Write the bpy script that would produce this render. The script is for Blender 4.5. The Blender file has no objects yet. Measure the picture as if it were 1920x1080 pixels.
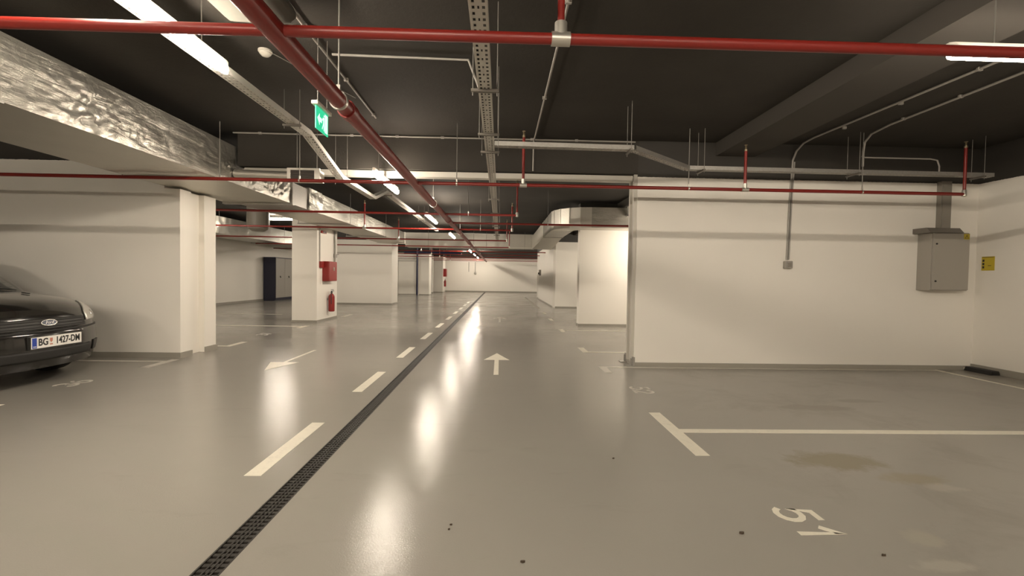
import bpy, math, random
from mathutils import Vector, Matrix, noise

random.seed(7)
S = bpy.context.scene
COL = S.collection
PI = math.pi

# ------------------------------------------------------------------ materials
def mat(name, col, rough=0.5, metal=0.0, spec=0.5, coat=0.0, emit=None, estr=0.0):
    m = bpy.data.materials.new(name); m.use_nodes = True
    b = m.node_tree.nodes['Principled BSDF']
    b.inputs['Base Color'].default_value = (*col, 1)
    b.inputs['Roughness'].default_value = rough
    b.inputs['Metallic'].default_value = metal
    b.inputs['Specular IOR Level'].default_value = spec
    b.inputs['Coat Weight'].default_value = coat
    b.inputs['Coat Roughness'].default_value = 0.06
    if emit:
        b.inputs['Emission Color'].default_value = (*emit, 1)
        b.inputs['Emission Strength'].default_value = estr
    return m

class NT:
    """small node helper"""
    def __init__(s, m):
        s.t = m.node_tree; s.b = s.t.nodes['Principled BSDF']
    def n(s, typ, **kw):
        x = s.t.nodes.new(typ)
        for k, v in kw.items():
            if k in x.inputs.keys(): x.inputs[k].default_value = v
            else: setattr(x, k, v)
        return x
    def l(s, a, b): s.t.links.new(a, b)
    def pos(s):
        return s.n('ShaderNodeNewGeometry').outputs['Position']
    def scaled(s, vec, sc):
        mp = s.n('ShaderNodeMapping'); mp.inputs['Scale'].default_value = sc
        s.l(vec, mp.inputs['Vector']); return mp.outputs['Vector']
    def noise(s, vec, scale, detail=4, rough=0.55, dist=0.0):
        x = s.n('ShaderNodeTexNoise'); x.inputs['Scale'].default_value = scale
        x.inputs['Detail'].default_value = detail; x.inputs['Roughness'].default_value = rough
        x.inputs['Distortion'].default_value = dist
        s.l(vec, x.inputs['Vector']); return x.outputs['Fac']
    def ramp(s, fac, a, b, ca=0.0, cb=1.0):
        r = s.n('ShaderNodeMapRange'); r.inputs['From Min'].default_value = a; r.inputs['From Max'].default_value = b
        r.inputs['To Min'].default_value = ca; r.inputs['To Max'].default_value = cb
        s.l(fac, r.inputs['Value']); return r.outputs['Result']
    def math(s, op, a, b=None):
        x = s.n('ShaderNodeMath', operation=op)
        for i, v in enumerate((a, b)):
            if v is None: continue
            if isinstance(v, (int, float)): x.inputs[i].default_value = v
            else: s.l(v, x.inputs[i])
        return x.outputs[0]
    def mix(s, fac, a, b):
        x = s.n('ShaderNodeMix', data_type='RGBA')
        if isinstance(fac, (int, float)): x.inputs[0].default_value = fac
        else: s.l(fac, x.inputs[0])
        for i, v in ((6, a), (7, b)):
            if isinstance(v, tuple): x.inputs[i].default_value = (*v, 1)
            else: s.l(v, x.inputs[i])
        return x.outputs[2]
    def bump(s, h, strength, dist=0.01):
        x = s.n('ShaderNodeBump'); x.inputs['Strength'].default_value = strength; x.inputs['Distance'].default_value = dist
        s.l(h, x.inputs['Height']); s.l(x.outputs['Normal'], s.b.inputs['Normal'])

WHITE = (0.79, 0.755, 0.69); DARK = (0.036, 0.032, 0.027)

def wall_mat(name, zpaint=2.585):
    m = mat(name, WHITE, 0.55, spec=0.35); t = NT(m)
    p = t.pos(); sp = t.n('ShaderNodeSeparateXYZ'); t.l(p, sp.inputs[0])
    n1 = t.noise(p, 0.8, 3); n2 = t.noise(p, 26, 3)
    c = t.mix(t.ramp(n1, .3, .7, 0, .35), WHITE, tuple(x*.93 for x in WHITE))
    edge = t.math('ADD', sp.outputs['Z'], t.math('MULTIPLY', t.math('SUBTRACT', n2, .5), .012))
    c = t.mix(t.math('GREATER_THAN', edge, zpaint), c, DARK)
    t.l(c, t.b.inputs['Base Color'])
    t.bump(t.noise(p, 60, 4), 0.12, 0.004)
    return m
M = {}
M['wall'] = wall_mat('white wall paint', 2.585)
M['wall_hi'] = wall_mat('white wall paint to a high line', 2.708)
M['pillar'] = wall_mat('white pillar paint', 2.62)
M['ceiling'] = mat('charcoal sprayed ceiling', DARK, 0.85, spec=0.25)
t = NT(M['ceiling']); p = t.pos()
t.l(t.mix(t.ramp(t.noise(p, 1.3, 4), .35, .7), DARK, tuple(x*1.25 for x in DARK)), t.b.inputs['Base Color'])
t.bump(t.noise(p, 35, 5), .25, .01)

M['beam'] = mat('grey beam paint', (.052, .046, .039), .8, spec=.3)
# floor : grey glossy epoxy with scuffs, faint stains and orange peel
FL = (0.29, 0.272, 0.24)
M['floor'] = mat('grey epoxy floor', FL, 0.2, spec=0.17)
t = NT(M['floor']); p = t.pos()
big = t.noise(p, 0.35, 5, .6)
scu = t.noise(t.scaled(p, (1.0, 3.2, 1)), 1.6, 6, .65, .6)
fine = t.noise(p, 9, 5, .6)
c = t.mix(t.ramp(big, .3, .72, 0, .55), FL, tuple(x*.9 for x in FL))
c = t.mix(t.ramp(scu, .60, .80, 0, .35), c, (.22, .20, .17))
sep = t.n('ShaderNodeSeparateXYZ'); t.l(p, sep.inputs[0])
bay = t.math('MULTIPLY', t.ramp(sep.outputs['X'], 1.3, 2.2), t.ramp(t.noise(p, 1.1, 6, .7, .4), .5, .72, 0, .5))
c = t.mix(bay, c, (.19, .17, .14))
def blot(cx, cy, rx, ry, col, amt, c):
    mp = t.n('ShaderNodeMapping'); mp.inputs['Location'].default_value = (-cx/rx, -cy/ry, 0)
    mp.inputs['Scale'].default_value = (1/rx, 1/ry, 0); t.l(p, mp.inputs['Vector'])
    ln = t.n('ShaderNodeVectorMath', operation='LENGTH'); t.l(mp.outputs[0], ln.inputs[0])
    d = t.math('ADD', ln.outputs['Value'], t.math('MULTIPLY', t.math('SUBTRACT', t.noise(p, 7, 5, .7), .5), 1.6))
    return t.mix(t.ramp(d, .55, 1.0, amt, 0), c, col)
c = blot(2.25, 2.88, .36, .17, (.20, .17, .105), .7, c)
c = blot(2.55, 2.62, .22, .10, (.25, .21, .13), .5, c)
c = blot(2.62, 2.50, .14, .07, (.36, .335, .285), .5, c)
c = blot(2.02, 2.0, .10, .08, (.34, .315, .255), .5, c)
c = blot(1.92, 1.8, .16, .05, (.38, .355, .30), .5, c)
c = blot(3.0, 4.1, .42, .12, (.20, .18, .15), .6, c)
c = blot(3.6, 4.35, .3, .08, (.20, .18, .15), .5, c)
c = blot(-1.55, 21.5, .6, .5, (.12, .11, .10), .8, c)
t.l(c, t.b.inputs['Base Color'])
rg = t.ramp(t.noise(p, 0.9, 5, .65), .3, .75, .11, .22)
t.l(rg, t.b.inputs['Roughness'])
peel = t.math('ADD', t.math('MULTIPLY', t.noise(p, 130, 3, .6), .8), t.math('MULTIPLY', t.noise(t.scaled(p, (1, 1.6, 1)), 2.2, 3), 2.2))
t.bump(peel, .13, .006)

M['paint'] = mat('worn white floor paint', (.66, .62, .52), .38)
t = NT(M['paint']); p = t.pos()
t.l(t.mix(t.ramp(t.noise(p, 14, 6, .7), .52, .75, 0, .5), (.68, .64, .53), (.42, .39, .33)), t.b.inputs['Base Color'])
M['paint_worn'] = mat('rubbed white floor paint', (.50, .47, .41), .38)
M['base'] = mat('grey cove skirting', (.30, .28, .24), .4)
M['red'] = mat('red pipe paint', (.21, .016, .011), .36, spec=.5)
M['redbox'] = mat('red hydrant enamel', (.25, .014, .011), .35)
M['galv'] = mat('galvanised steel', (.36, .345, .315), .45, metal=.6)
t = NT(M['galv']); p = t.pos()
t.l(t.mix(t.noise(p, 40, 3), (.30, .285, .26), (.43, .415, .38)), t.b.inputs['Base Color'])
M['traysteel'] = mat('zinc plated tray', (.56, .54, .49), .5, metal=.35)
M['zinc'] = mat('bright zinc fitting', (.62, .60, .54), .3, metal=.8)
M['conduit'] = mat('grey conduit', (.30, .28, .25), .45)
M['brass'] = mat('brass sprinkler', (.55, .46, .30), .3, metal=.9)
M['whitemetal'] = mat('white enamelled metal', (.72, .69, .62), .4)
M['offwhite'] = mat('off white bar', (.50, .475, .42), .45)
M['greycab'] = mat('grey cabinet enamel', (.33, .305, .265), .45)
M['greytrunk'] = mat('grey trunking', (.22, .20, .17), .5)
M['hoodgrey'] = mat('dark rain hood', (.15, .135, .115), .5)
M['grilledark'] = mat('dark grille recess', (.05, .04, .032), .6)
M['black'] = mat('black rubber', (.012, .011, .010), .6)
M['blackgloss'] = mat('black car paint', (.012, .011, .010), .16, coat=.6)
M['blackplast'] = mat('black plastic trim', (.018, .017, .015), .5)
M['chrome'] = mat('chrome', (.75, .74, .70), .15, metal=1)
M['glass'] = mat('tinted car glass', (.03, .032, .03), .05, spec=.8)
M['lens'] = mat('clear headlamp lens', (.55, .53, .48), .3, metal=.3, coat=.6)
M['plate'] = mat('white number plate', (.78, .76, .72), .4)
M['plateblue'] = mat('blue plate band', (.02, .05, .30), .4)
M['plateink'] = mat('black plate lettering', (.015, .015, .015), .5)
M['platered'] = mat('plate crest print', (.50, .20, .14), .5)
M['badge'] = mat('dark badge field', (.12, .13, .16), .25, metal=.6)
M['iron'] = mat('dark cast iron grate', (.024, .021, .017), .55, spec=.3)
M['pit'] = mat('dark drain pit', (.006, .005, .004), .9)
M['navy'] = mat('dark blue locker steel', (.010, .011, .032), .4)
M['blue'] = mat('blue pipe paint', (.012, .012, .05), .4)
M['lockgrey'] = mat('grey locker door', (.30, .28, .25), .45)
M['yellow'] = mat('yellow warning sign', (.52, .40, .03), .5)
M['ink'] = mat('black sign print', (.02, .018, .015), .6)
M['plastic'] = mat('pale plastic', (.60, .57, .50), .4)
M['leaf'] = mat('dry brown scrap', (.05, .035, .02), .8)
LAMP = (1.0, .88, .725)
M['lamp'] = mat('lit lamp diffuser', (.9, .88, .8), .4, emit=LAMP, estr=100.0)
M['lampbay'] = mat('lit bay lamp diffuser', (.9, .88, .8), .4, emit=LAMP, estr=92.0)
M['lampright'] = mat('lit right bay lamp diffuser', (.9, .88, .8), .4, emit=LAMP, estr=36.0)
M['rod'] = mat('dull threaded rod', (.20, .19, .17), .5, metal=.4)
M['lumgrey'] = mat('grey luminaire shell', (.09, .087, .075), .85, spec=.08)
M['lamprow'] = mat('lit slim lamp diffuser', (.9, .88, .8), .4, emit=LAMP, estr=285.0)
M['signgreen'] = mat('lit green sign', (.02, .4, .2), .4, emit=(.03, .60, .30), estr=.5)
M['signwhite'] = mat('lit white sign print', (.8, .9, .85), .4, emit=(.62, 1.0, .82), estr=.55)
M['strap'] = mat('dark steel strut', (.16, .145, .125), .5, metal=.5)

def foil(name, strength, rough, col=(.62, .595, .54)):
    m = mat(name, col, rough, metal=.8); t = NT(m); p = t.pos()
    w = t.noise(t.scaled(p, (1.0, .28, 2.0)), 5, 6, .62, 1.6)
    v = t.n('ShaderNodeTexVoronoi', feature='DISTANCE_TO_EDGE'); v.inputs['Scale'].default_value = 6
    dv = t.n('ShaderNodeVectorMath', operation='ADD')
    nz = t.n('ShaderNodeTexNoise'); nz.inputs['Scale'].default_value = 4; t.l(p, nz.inputs['Vector'])
    t.l(p, dv.inputs[0]); t.l(nz.outputs['Color'], dv.inputs[1]); t.l(dv.outputs[0], v.inputs['Vector'])
    h = t.math('ADD', t.math('MULTIPLY', w, 1.2), t.math('MULTIPLY', t.ramp(v.outputs['Distance'], 0, .08), .05))
    h = t.math('ADD', h, t.math('MULTIPLY', t.noise(p, 40, 4, .6), .12))
    t.bump(h, strength, .03)
    t.l(t.mix(t.noise(p, 3, 4), tuple(x*.9 for x in col), col), t.b.inputs['Base Color'])
    return m
M['foil'] = foil('crinkled foil lagging', .3, .33, (.43, .415, .37))
M['foilsoft'] = foil('flat foil lagging', .12, .45, (.62, .595, .535))

# ------------------------------------------------------------------ mesh builder
class MB:
    def __init__(s): s.v = []; s.f = []; s.mi = []
    def add(s, vs, fs, mi=0):
        o = len(s.v); s.v += [tuple(x) for x in vs]
        s.f += [tuple(i+o for i in f) for f in fs]; s.mi += [mi]*len(fs); return s
    def box(s, x0, x1, y0, y1, z0, z1, mi=0):
        v = [(x, y, z) for z in (z0, z1) for y in (y0, y1) for x in (x0, x1)]
        return s.add(v, [(0,2,3,1), (4,5,7,6), (0,1,5,4), (2,6,7,3), (0,4,6,2), (1,3,7,5)], mi)
    def prism(s, poly, z0, z1, axis='z', mi=0):
        def P(a, b, c): return {'z': (a, b, c), 'x': (c, a, b), 'y': (a, c, b)}[axis]
        n = len(poly)
        v = [P(a, b, z0) for a, b in poly] + [P(a, b, z1) for a, b in poly]
        f = [tuple(range(n-1, -1, -1)), tuple(range(n, 2*n))] + [(i, (i+1) % n, n+(i+1) % n, n+i) for i in range(n)]
        return s.add(v, f, mi)
    def tube(s, pts, r, seg=12, mi=0, cap=True):
        pts = [Vector(p) for p in pts]; n = len(pts); rs = r if isinstance(r, (list, tuple)) else [r]*n
        d0 = (pts[1]-pts[0]).normalized()
        up = Vector((0, 0, 1)) if abs(d0.z) < .9 else Vector((1, 0, 0))
        a = d0.cross(up).normalized(); vs = []
        for i, p in enumerate(pts):
            din = (p-pts[i-1]).normalized() if i else (pts[1]-p).normalized()
            dout = (pts[i+1]-p).normalized() if i < n-1 else din
            tt = (din+dout).normalized()
            a = (a-tt*a.dot(tt)).normalized(); b = tt.cross(a)
            k = 1/max(.5, math.sqrt(max(.01, (1+din.dot(dout))/2)))
            for j in range(seg):
                an = 2*PI*j/seg
                vs.append(p+(a*math.cos(an)+b*math.sin(an))*rs[i]*(1 if k < 1.01 else 1))
        f = []
        for i in range(n-1):
            for j in range(seg):
                j2 = (j+1) % seg
                f.append((i*seg+j, i*seg+j2, (i+1)*seg+j2, (i+1)*seg+j))
        if cap:
            f.append(tuple(range(seg-1, -1, -1))); f.append(tuple((n-1)*seg+j for j in range(seg)))
        return s.add(vs, f, mi)
    def lathe(s, c, prof, axis='z', seg=20, mi=0):
        """prof: list of (radius, height along axis)"""
        vs = []; n = len(prof)
        for r, hh in prof:
            for j in range(seg):
                an = 2*PI*j/seg; a, b = r*math.cos(an), r*math.sin(an)
                q = {'z': (a, b, hh), 'x': (hh, a, b), 'y': (a, hh, b)}[axis]
                vs.append((c[0]+q[0], c[1]+q[1], c[2]+q[2]))
        f = [(i*seg+j, i*seg+(j+1) % seg, (i+1)*seg+(j+1) % seg, (i+1)*seg+j) for i in range(n-1) for j in range(seg)]
        f += [tuple(range(seg-1, -1, -1)), tuple((n-1)*seg+j for j in range(seg))]
        return s.add(vs, f, mi)
    def grid(s, fn, nu, nv, mi=0):
        vs = [fn(i/nu, j/nv) for i in range(nu+1) for j in range(nv+1)]
        f = [(i*(nv+1)+j, (i+1)*(nv+1)+j, (i+1)*(nv+1)+j+1, i*(nv+1)+j+1) for i in range(nu) for j in range(nv)]
        return s.add(vs, f, mi)

def wloc(o):
    v = Vector((0, 0, 0))
    while o: v += o.location; o = o.parent
    return v

def obj(name, mb, mats, parent=None, smooth=True, bevel=0.0, angle=40):
    me = bpy.data.meshes.new(name)
    off = wloc(parent) if parent else Vector((0, 0, 0))
    me.from_pydata([tuple(Vector(v)-off) for v in mb.v], [], mb.f)
    for m in (mats if isinstance(mats, (list, tuple)) else [mats]): me.materials.append(M[m])
    for pl, mi in zip(me.polygons, mb.mi): pl.material_index = mi
    me.validate(); me.update()
    if smooth:
        me.polygons.foreach_set('use_smooth', [True]*len(me.polygons))
        me.set_sharp_from_angle(angle=math.radians(angle))
    o = bpy.data.objects.new(name, me); COL.objects.link(o)
    if parent: o.parent = parent
    if bevel:
        b = o.modifiers.new('bevel', 'BEVEL'); b.width = bevel; b.segments = 2; b.limit_method = 'ANGLE'
        b.angle_limit = math.radians(50)
    return o

def tag(o, label, cat=None, group=None, kind=None):
    if label: o['label'] = label
    if cat: o['category'] = cat
    if group: o['group'] = group
    if kind: o['kind'] = kind
    return o

def thing(name, label, cat, loc=(0, 0, 0), group=None):
    o = bpy.data.objects.new(name, None); COL.objects.link(o)
    o.location = loc; o.empty_display_size = .1
    return tag(o, label, cat, group)

def struct(name, mb, m, label, cat, smooth=False, parent=None):
    o = obj(name, mb, m, parent, smooth=smooth)
    return tag(o, label, cat, kind='structure')

def arc(c, r, a0, a1, n, plane='yz'):
    out = []
    for i in range(n+1):
        a = a0+(a1-a0)*i/n; p, q = r*math.cos(a), r*math.sin(a)
        out.append({'yz': (c[0], c[1]+p, c[2]+q), 'xz': (c[0]+p, c[1], c[2]+q), 'xy': (c[0]+p, c[1]+q, c[2])}[plane])
    return out

def text_geo(body, size, extrude, shear=0.0, bold=0.0):
    cu = bpy.data.curves.new('lettering', 'FONT'); cu.body = body; cu.size = size; cu.extrude = extrude
    cu.shear = shear; cu.offset = bold; cu.align_x = 'CENTER'; cu.align_y = 'CENTER'; cu.resolution_u = 6
    o = bpy.data.objects.new('lettering', cu); COL.objects.link(o)
    dg = bpy.context.evaluated_depsgraph_get(); dg.update()
    me = o.evaluated_get(dg).to_mesh()
    vs = [v.co.copy() for v in me.vertices]; fs = [tuple(pl.vertices) for pl in me.polygons]
    o.evaluated_get(dg).to_mesh_clear()
    bpy.data.objects.remove(o); bpy.data.curves.remove(cu)
    return vs, fs
def text(mb, body, size, extrude, origin, right, up, shear=0.0, bold=0.0, sx=1.0, mi=0):
    vs, fs = text_geo(body, size, extrude, shear, bold)
    r = Vector(right).normalized(); u = Vector(up).normalized(); n = r.cross(u); o = Vector(origin)
    mb.add([o+r*(v.x*sx)+u*v.y+n*v.z for v in vs], fs, mi)

# ------------------------------------------------------------------ camera
f = 830.0; hcam = 1.2; roll = .0145
Yc = Vector(((938-960)/f, (540-519)/f, -1)).normalized()
Xc = Vector((math.cos(roll), -math.sin(roll), 0)); Xc.z = -(Xc.x*Yc.x+Xc.y*Yc.y)/Yc.z; Xc.normalize()
Zc = Xc.cross(Yc)
cam = bpy.data.cameras.new('camera'); co = bpy.data.objects.new('camera', cam); COL.objects.link(co)
R = Matrix((Xc, Yc, Zc)).to_4x4()
co.matrix_world = Matrix.Translation((0, 0, hcam)) @ R
cam.sensor_width = 36; cam.sensor_fit = 'HORIZONTAL'; cam.lens = f/1920*36; cam.clip_start = .05; cam.clip_end = 200
S.camera = co

ZC = 3.07; YB = -9.0; YF = 34.1; XL = -10.35; XR = 6.62
DX0, DX1 = -1.212, -1.096

# ------------------------------------------------------------------ the shell
b = MB().box(XL, DX0, YB, YF, -.2, 0).box(DX1, XR, YB, YF, -.2, 0).box(DX0, DX1, YB, YF, -.2, -.06)
floor = struct('floor', b, 'floor', 'glossy grey epoxy floor of the underground car park', 'floor')
struct('ceiling', MB().box(XL-.2, XR+.2, YB-.2, YF+.2, ZC, ZC+.3), 'ceiling', 'charcoal sprayed concrete ceiling above pipes and trays', 'ceiling')
struct('wall_right', MB().box(XR, XR+.2, YB, YF, 0, ZC), 'wall', 'long white side wall beside the grey electrical cabinet', 'wall')
struct('wall_left', MB().box(XL-.2, XL, YB, YF, 0, ZC), 'wall_hi', 'white side wall behind the blue locker', 'wall')
struct('wall_back', MB().box(XL-.2, XR+.2, YB-.2, YB, 0, ZC), 'wall', 'white end wall behind the viewer', 'wall')
struct('wall_front', MB().box(XL-.2, XR+.2, YF, YF+.2, 0, ZC), 'wall', 'far white end wall closing the lane, lit by the last lamp', 'wall')
# bay wall on the right, its front face carries the conduit and cabinet
struct('wall_right_bay', MB().box(1.85, XR, 6.0, 6.40, 0, ZC), 'wall', 'white bay wall carrying the conduit and grey cabinet', 'wall')
wl = MB().box(XL, -4.66, 6.28, 7.05, 0, ZC)
wl.prism([(-4.66, 6.28), (-4.45, 6.28), (-4.45, 6.50), (-4.53, 6.50), (-4.53, 6.78), (-4.45, 6.78), (-4.45, 7.05), (-4.66, 7.05)], 0, 2.35)
struct('wall_left_bay', wl, 'wall_hi', 'white bay wall behind the black car, slotted at its free end', 'wall')
struct('beam', MB().box(-3.50, 1.85, 6.0, 6.36, 2.62, ZC), 'ceiling', 'dark cross beam over the lane with a white shutter rail below', 'beam')
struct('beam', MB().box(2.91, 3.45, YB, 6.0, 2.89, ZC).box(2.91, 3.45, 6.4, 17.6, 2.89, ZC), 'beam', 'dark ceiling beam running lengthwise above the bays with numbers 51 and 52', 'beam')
# pillars and wall pieces
def pillar(x0, x1, y0, y1, label, m='pillar'):
    o = struct('pillar', MB().box(x0, x1, y0, y1, 0, ZC), m, label, 'pillar')
    bb = MB().box(x0-.012, x1+.012, y0-.012, y1+.012, 0, .05)
    obj('skirting', bb, 'base', o, smooth=False)
    return o
pillar(-5.15, -4.54, 11.09, 12.44, 'white pillar carrying the red hydrant cabinet and extinguisher')
pillar(1.98, 3.6, 11.06, 11.34, 'brightly lit white wall pier under the silver duct bend')
pillar(-7.6, -4.43, 18.2, 19.25, 'wide white pier behind the hydrant pillar')
pillar(-5.03, -4.42, 27.6, 28.6, 'narrow white pillar beside the dark blue standpipe')
pillar(-5.2, -4.16, 32.2, 33.6, 'far white pillar with a small red hydrant box, near the end wall')
pillar(-8.0, -4.75, 31.2, 31.5, 'far white wall piece seen between the two far pillars')
c2 = MB().prism([(2.12, 17.75), (2.2, 17.62), (3.6, 17.62), (3.6, 17.9), (2.36, 17.9), (2.36, 24.9), (2.14, 24.9)], 0, ZC)
o = struct('pillar', c2, 'pillar', 'white wall with chamfered corner running away beyond the lit pier', 'pillar')
obj('skirting', MB().box(2.12, 2.4, 17.8, 24.9, 0, .05).box(2.2, 3.6, 17.605, 17.9, 0, .05), 'base', o, smooth=False)
pillar(2.16, 2.5, 25.3, 25.9, 'slim far white pillar past the receding wall')
# door panel at the far left
d = struct('door_1', MB().box(-6.25, -5.17, 27.42, 27.48, .06, 2.05), 'whitemetal', 'far white door panel left of the blue standpipe', 'door')
fr = MB().box(-6.32, -6.25, 27.38, 27.5, 0, 2.12).box(-6.32, -5.10, 27.38, 27.5, 2.05, 2.12)
obj('door_frame', fr, 'offwhite', d, smooth=False)
struct('wall_far_left', MB().box(-7.6, -5.03, 27.5, 27.7, 0, ZC), 'wall', 'white wall around the far door panel', 'wall')
# skirtings
def skirt(name, mb, label): struct(name, mb, 'base', label, 'skirting')
skirt('baseboard_right', MB().prism([(YB, 0), (YB, .001), (YF, .001), (YF, 0)], XR-.001, XR, 'x') .box(XR-.02, XR, YB, 6.0, 0, .085), 'grey cove skirting along the right side wall')
skirt('baseboard_right_bay', MB().box(1.83, XR-.02, 5.975, 6.0, 0, .055).box(1.835, 1.85, 5.975, 6.40, 0, .055), 'grey cove skirting at the foot of the conduit wall')
skirt('baseboard_left_bay', MB().box(XL, -4.432, 6.255, 6.28, 0, .075).box(-4.45, -4.432, 6.28, 6.5, 0, .075).box(-4.45, -4.432, 6.78, 7.06, 0, .075), 'grey cove skirting at the foot of the wall behind the car')
skirt('baseboard_left', MB().box(XL, XL+.02, 7.05, YF, 0, .08), 'grey skirting along the wall by the blue locker')
skirt('baseboard_front', MB().box(XL, XR, YF-.02, YF, 0, .09), 'grey skirting along the far end wall')

# ------------------------------------------------------------------ painted floor markings (parts of the floor)
ZP0, ZP1 = -.002, .0015
def mark(name, mb, m='paint', label=None):
    o = obj(name, mb, m, floor, smooth=False)
    if label: o['label'] = label
    return o
for k in range(10):
    y0 = 2.63+1.915*k
    mark('lane_dash', MB().box(-1.50, -1.40, y0, y0+.955, ZP0, ZP1))
def tee(x, y, half_a, half_b, x_end, m='paint'):
    """T or L marking at the mouth of a bay; x_end is where the long line stops"""
    b = MB().box(x-.05, x+.05, y-half_a, y+half_b, ZP0, ZP1)
    if x_end is not None: b.box(min(x, x_end), max(x, x_end), y-.04, y+.04, ZP0, ZP1+.0003)
    mark('bay_line', b, m)
tee(1.40, 3.445, .49, .47, 6.05)
tee(1.40, 5.93, .36, .04, 6.05, 'paint_worn')
tee(1.40, 7.12, .04, .44, 6.0)
tee(1.42, 10.03, .3, .25, 6.0)
tee(1.46, 12.6, .3, .3, None); tee(1.5, 14.9, .35, .35, None)
mark('bay_line', MB().box(1.46, 1.56, 17.2, 26.6, ZP0, ZP1), 'paint_worn')
mark('bay_line', MB().box(6.02, 6.08, YB+.5, 5.97, ZP0, ZP1))
tee(1.40, .88, .49, .47, 6.05)
tee(-4.43, 3.5, .45, .52, -9.6)
tee(-4.43, 6.02, .40, .14, -9.6, 'paint_worn')
tee(-4.43, 7.33, .04, .47, -9.6)
tee(-4.45, 10.22, .35, .12, -9.6)
tee(-4.45, 12.95, .3, .4, None)
tee(-4.43, .93, .49, .47, -9.6)
mark('bay_line', MB().box(-9.6, -6.4, 13.1, 13.2, ZP0, ZP1), 'paint_worn')
def arrow(x, tip, s, head, wid, stem, sw, m='paint'):
    """straight arrow along the lane; s=+1 points away from the viewer"""
    b = MB().prism([(x, tip), (x+wid*s, tip-head*s), (x-wid*s, tip-head*s)], ZP0, ZP1)
    b.prism([(x+sw*s, tip-head*s), (x+sw*s, tip-stem*s), (x-sw*s, tip-stem*s), (x-sw*s, tip-head*s)], ZP0, ZP1)
    mark('arrow_marking', b, m)
arrow(-.035, 6.92, 1, .56, .185, 1.53, .03)
arrow(0.0, 13.3, 1, .6, .185, 1.6, .03, 'paint_worn')
arrow(-2.90, 5.53, -1, .52, .19, 1.50, .022)
def digit(ch):
    a = lambda cx_, cy_, rx, ry, d0, d1, n=10: [(cx_+rx*math.cos(math.radians(d0+(d1-d0)*k/n)), cy_+ry*math.sin(math.radians(d0+(d1-d0)*k/n))) for k in range(n+1)]
    return {'1': [[(.16, .66), (.40, .92), (.44, 1.0), (.44, 0)]],
            '2': [a(.35, .69, .31, .28, 170, -25)+[(.05, .04), (.70, .04)]],
            '3': [a(.33, .74, .27, .23, 160, -80)+a(.33, .27, .31, .25, 80, -160)],
            '5': [[(.66, .96), (.22, .96), (.13, .52)]+a(.34, .33, .31, .29, 128, -155)],
            '6': [a(.36, .30, .29, .27, 150, -210, 20)+[(.10, .50), (.22, .78), (.44, .98)]],
            '7': [[(.04, .96), (.66, .96), (.26, 0)]]}[ch]
def number(body, x, y, face, m='paint', hgt=.205, gap=.155):
    """stencilled bay number lying on the floor, read from the lane"""
    b = MB(); w2 = .0155
    for k, ch in enumerate(body):
        for path in digit(ch):
            q = [Vector(((px_-.35)*hgt*.95+(k-.5)*gap, (py_-.5)*hgt, 0)) for px_, py_ in path]
            vs = []
            for n_, p_ in enumerate(q):
                d0 = (p_-q[n_-1]).normalized() if n_ else (q[1]-p_).normalized()
                d1 = (q[n_+1]-p_).normalized() if n_ < len(q)-1 else d0
                tn = (d0+d1).normalized(); nn = Vector((-tn.y, tn.x, 0)); kk = w2/max(.55, nn.dot(Vector((-d0.y, d0.x, 0))))
                for sg in (1, -1):
                    r = p_+nn*kk*sg
                    vs.append((x+r.y, y-r.x) if face > 0 else (x-r.y, y+r.x))
            n2 = len(q)
            b.add([(v0, v1, ZP1+.0003) for v0, v1 in vs]+[(v0, v1, ZP0) for v0, v1 in vs],
                  [(2*i_, 2*i_+1, 2*i_+3, 2*i_+2) for i_ in range(n2-1)]+[(2*n2+2*i_, 2*n2+2*i_+2, 2*n2+2*i_+3, 2*n2+2*i_+1) for i_ in range(n2-1)]+
                  [(2*i_, 2*i_+2, 2*n2+2*i_+2, 2*n2+2*i_) for i_ in range(n2-1)]+[(2*i_+1, 2*n2+2*i_+1, 2*n2+2*i_+3, 2*i_+3) for i_ in range(n2-1)])
    mark('bay_number', b, m, 'white painted number '+body)
number('51', 1.54, 2.135, 1); number('52', 1.545, 4.72, 1, 'paint_worn')
number('36', -4.52, 4.80, -1, 'paint_worn'); number('37', -4.62, 8.8, -1, 'paint_worn')

# drain channel
dr = thing('floor_drain', 'long dark slotted drain grate running up the middle of the lane', 'floor drain', ((DX0+DX1)/2, 2, 0))
b = MB().box(DX0, DX0+.008, YB+.1, YF-.1, -.055, .001).box(DX1-.008, DX1, YB+.1, YF-.1, -.055, .001)
obj('channel_edge', b, 'iron', dr, smooth=False)
b = MB(); y = -.5
while y < YF-.2:
    b.box(DX0+.008, DX1-.008, y, y+.019, -.022, -.003); y += .034 if y < 14 else .07
for xx in (DX0+.035, (DX0+DX1)/2-.004, DX1-.043):
    b.box(xx, xx+.008, -.5, YF-.2, -.020, -.001)
obj('grate', b, 'iron', dr, smooth=False)
obj('pit_bed', MB().box(DX0+.008, DX1-.008, YB+.1, YF-.1, -.058, -.045), 'pit', dr, smooth=False)

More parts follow.
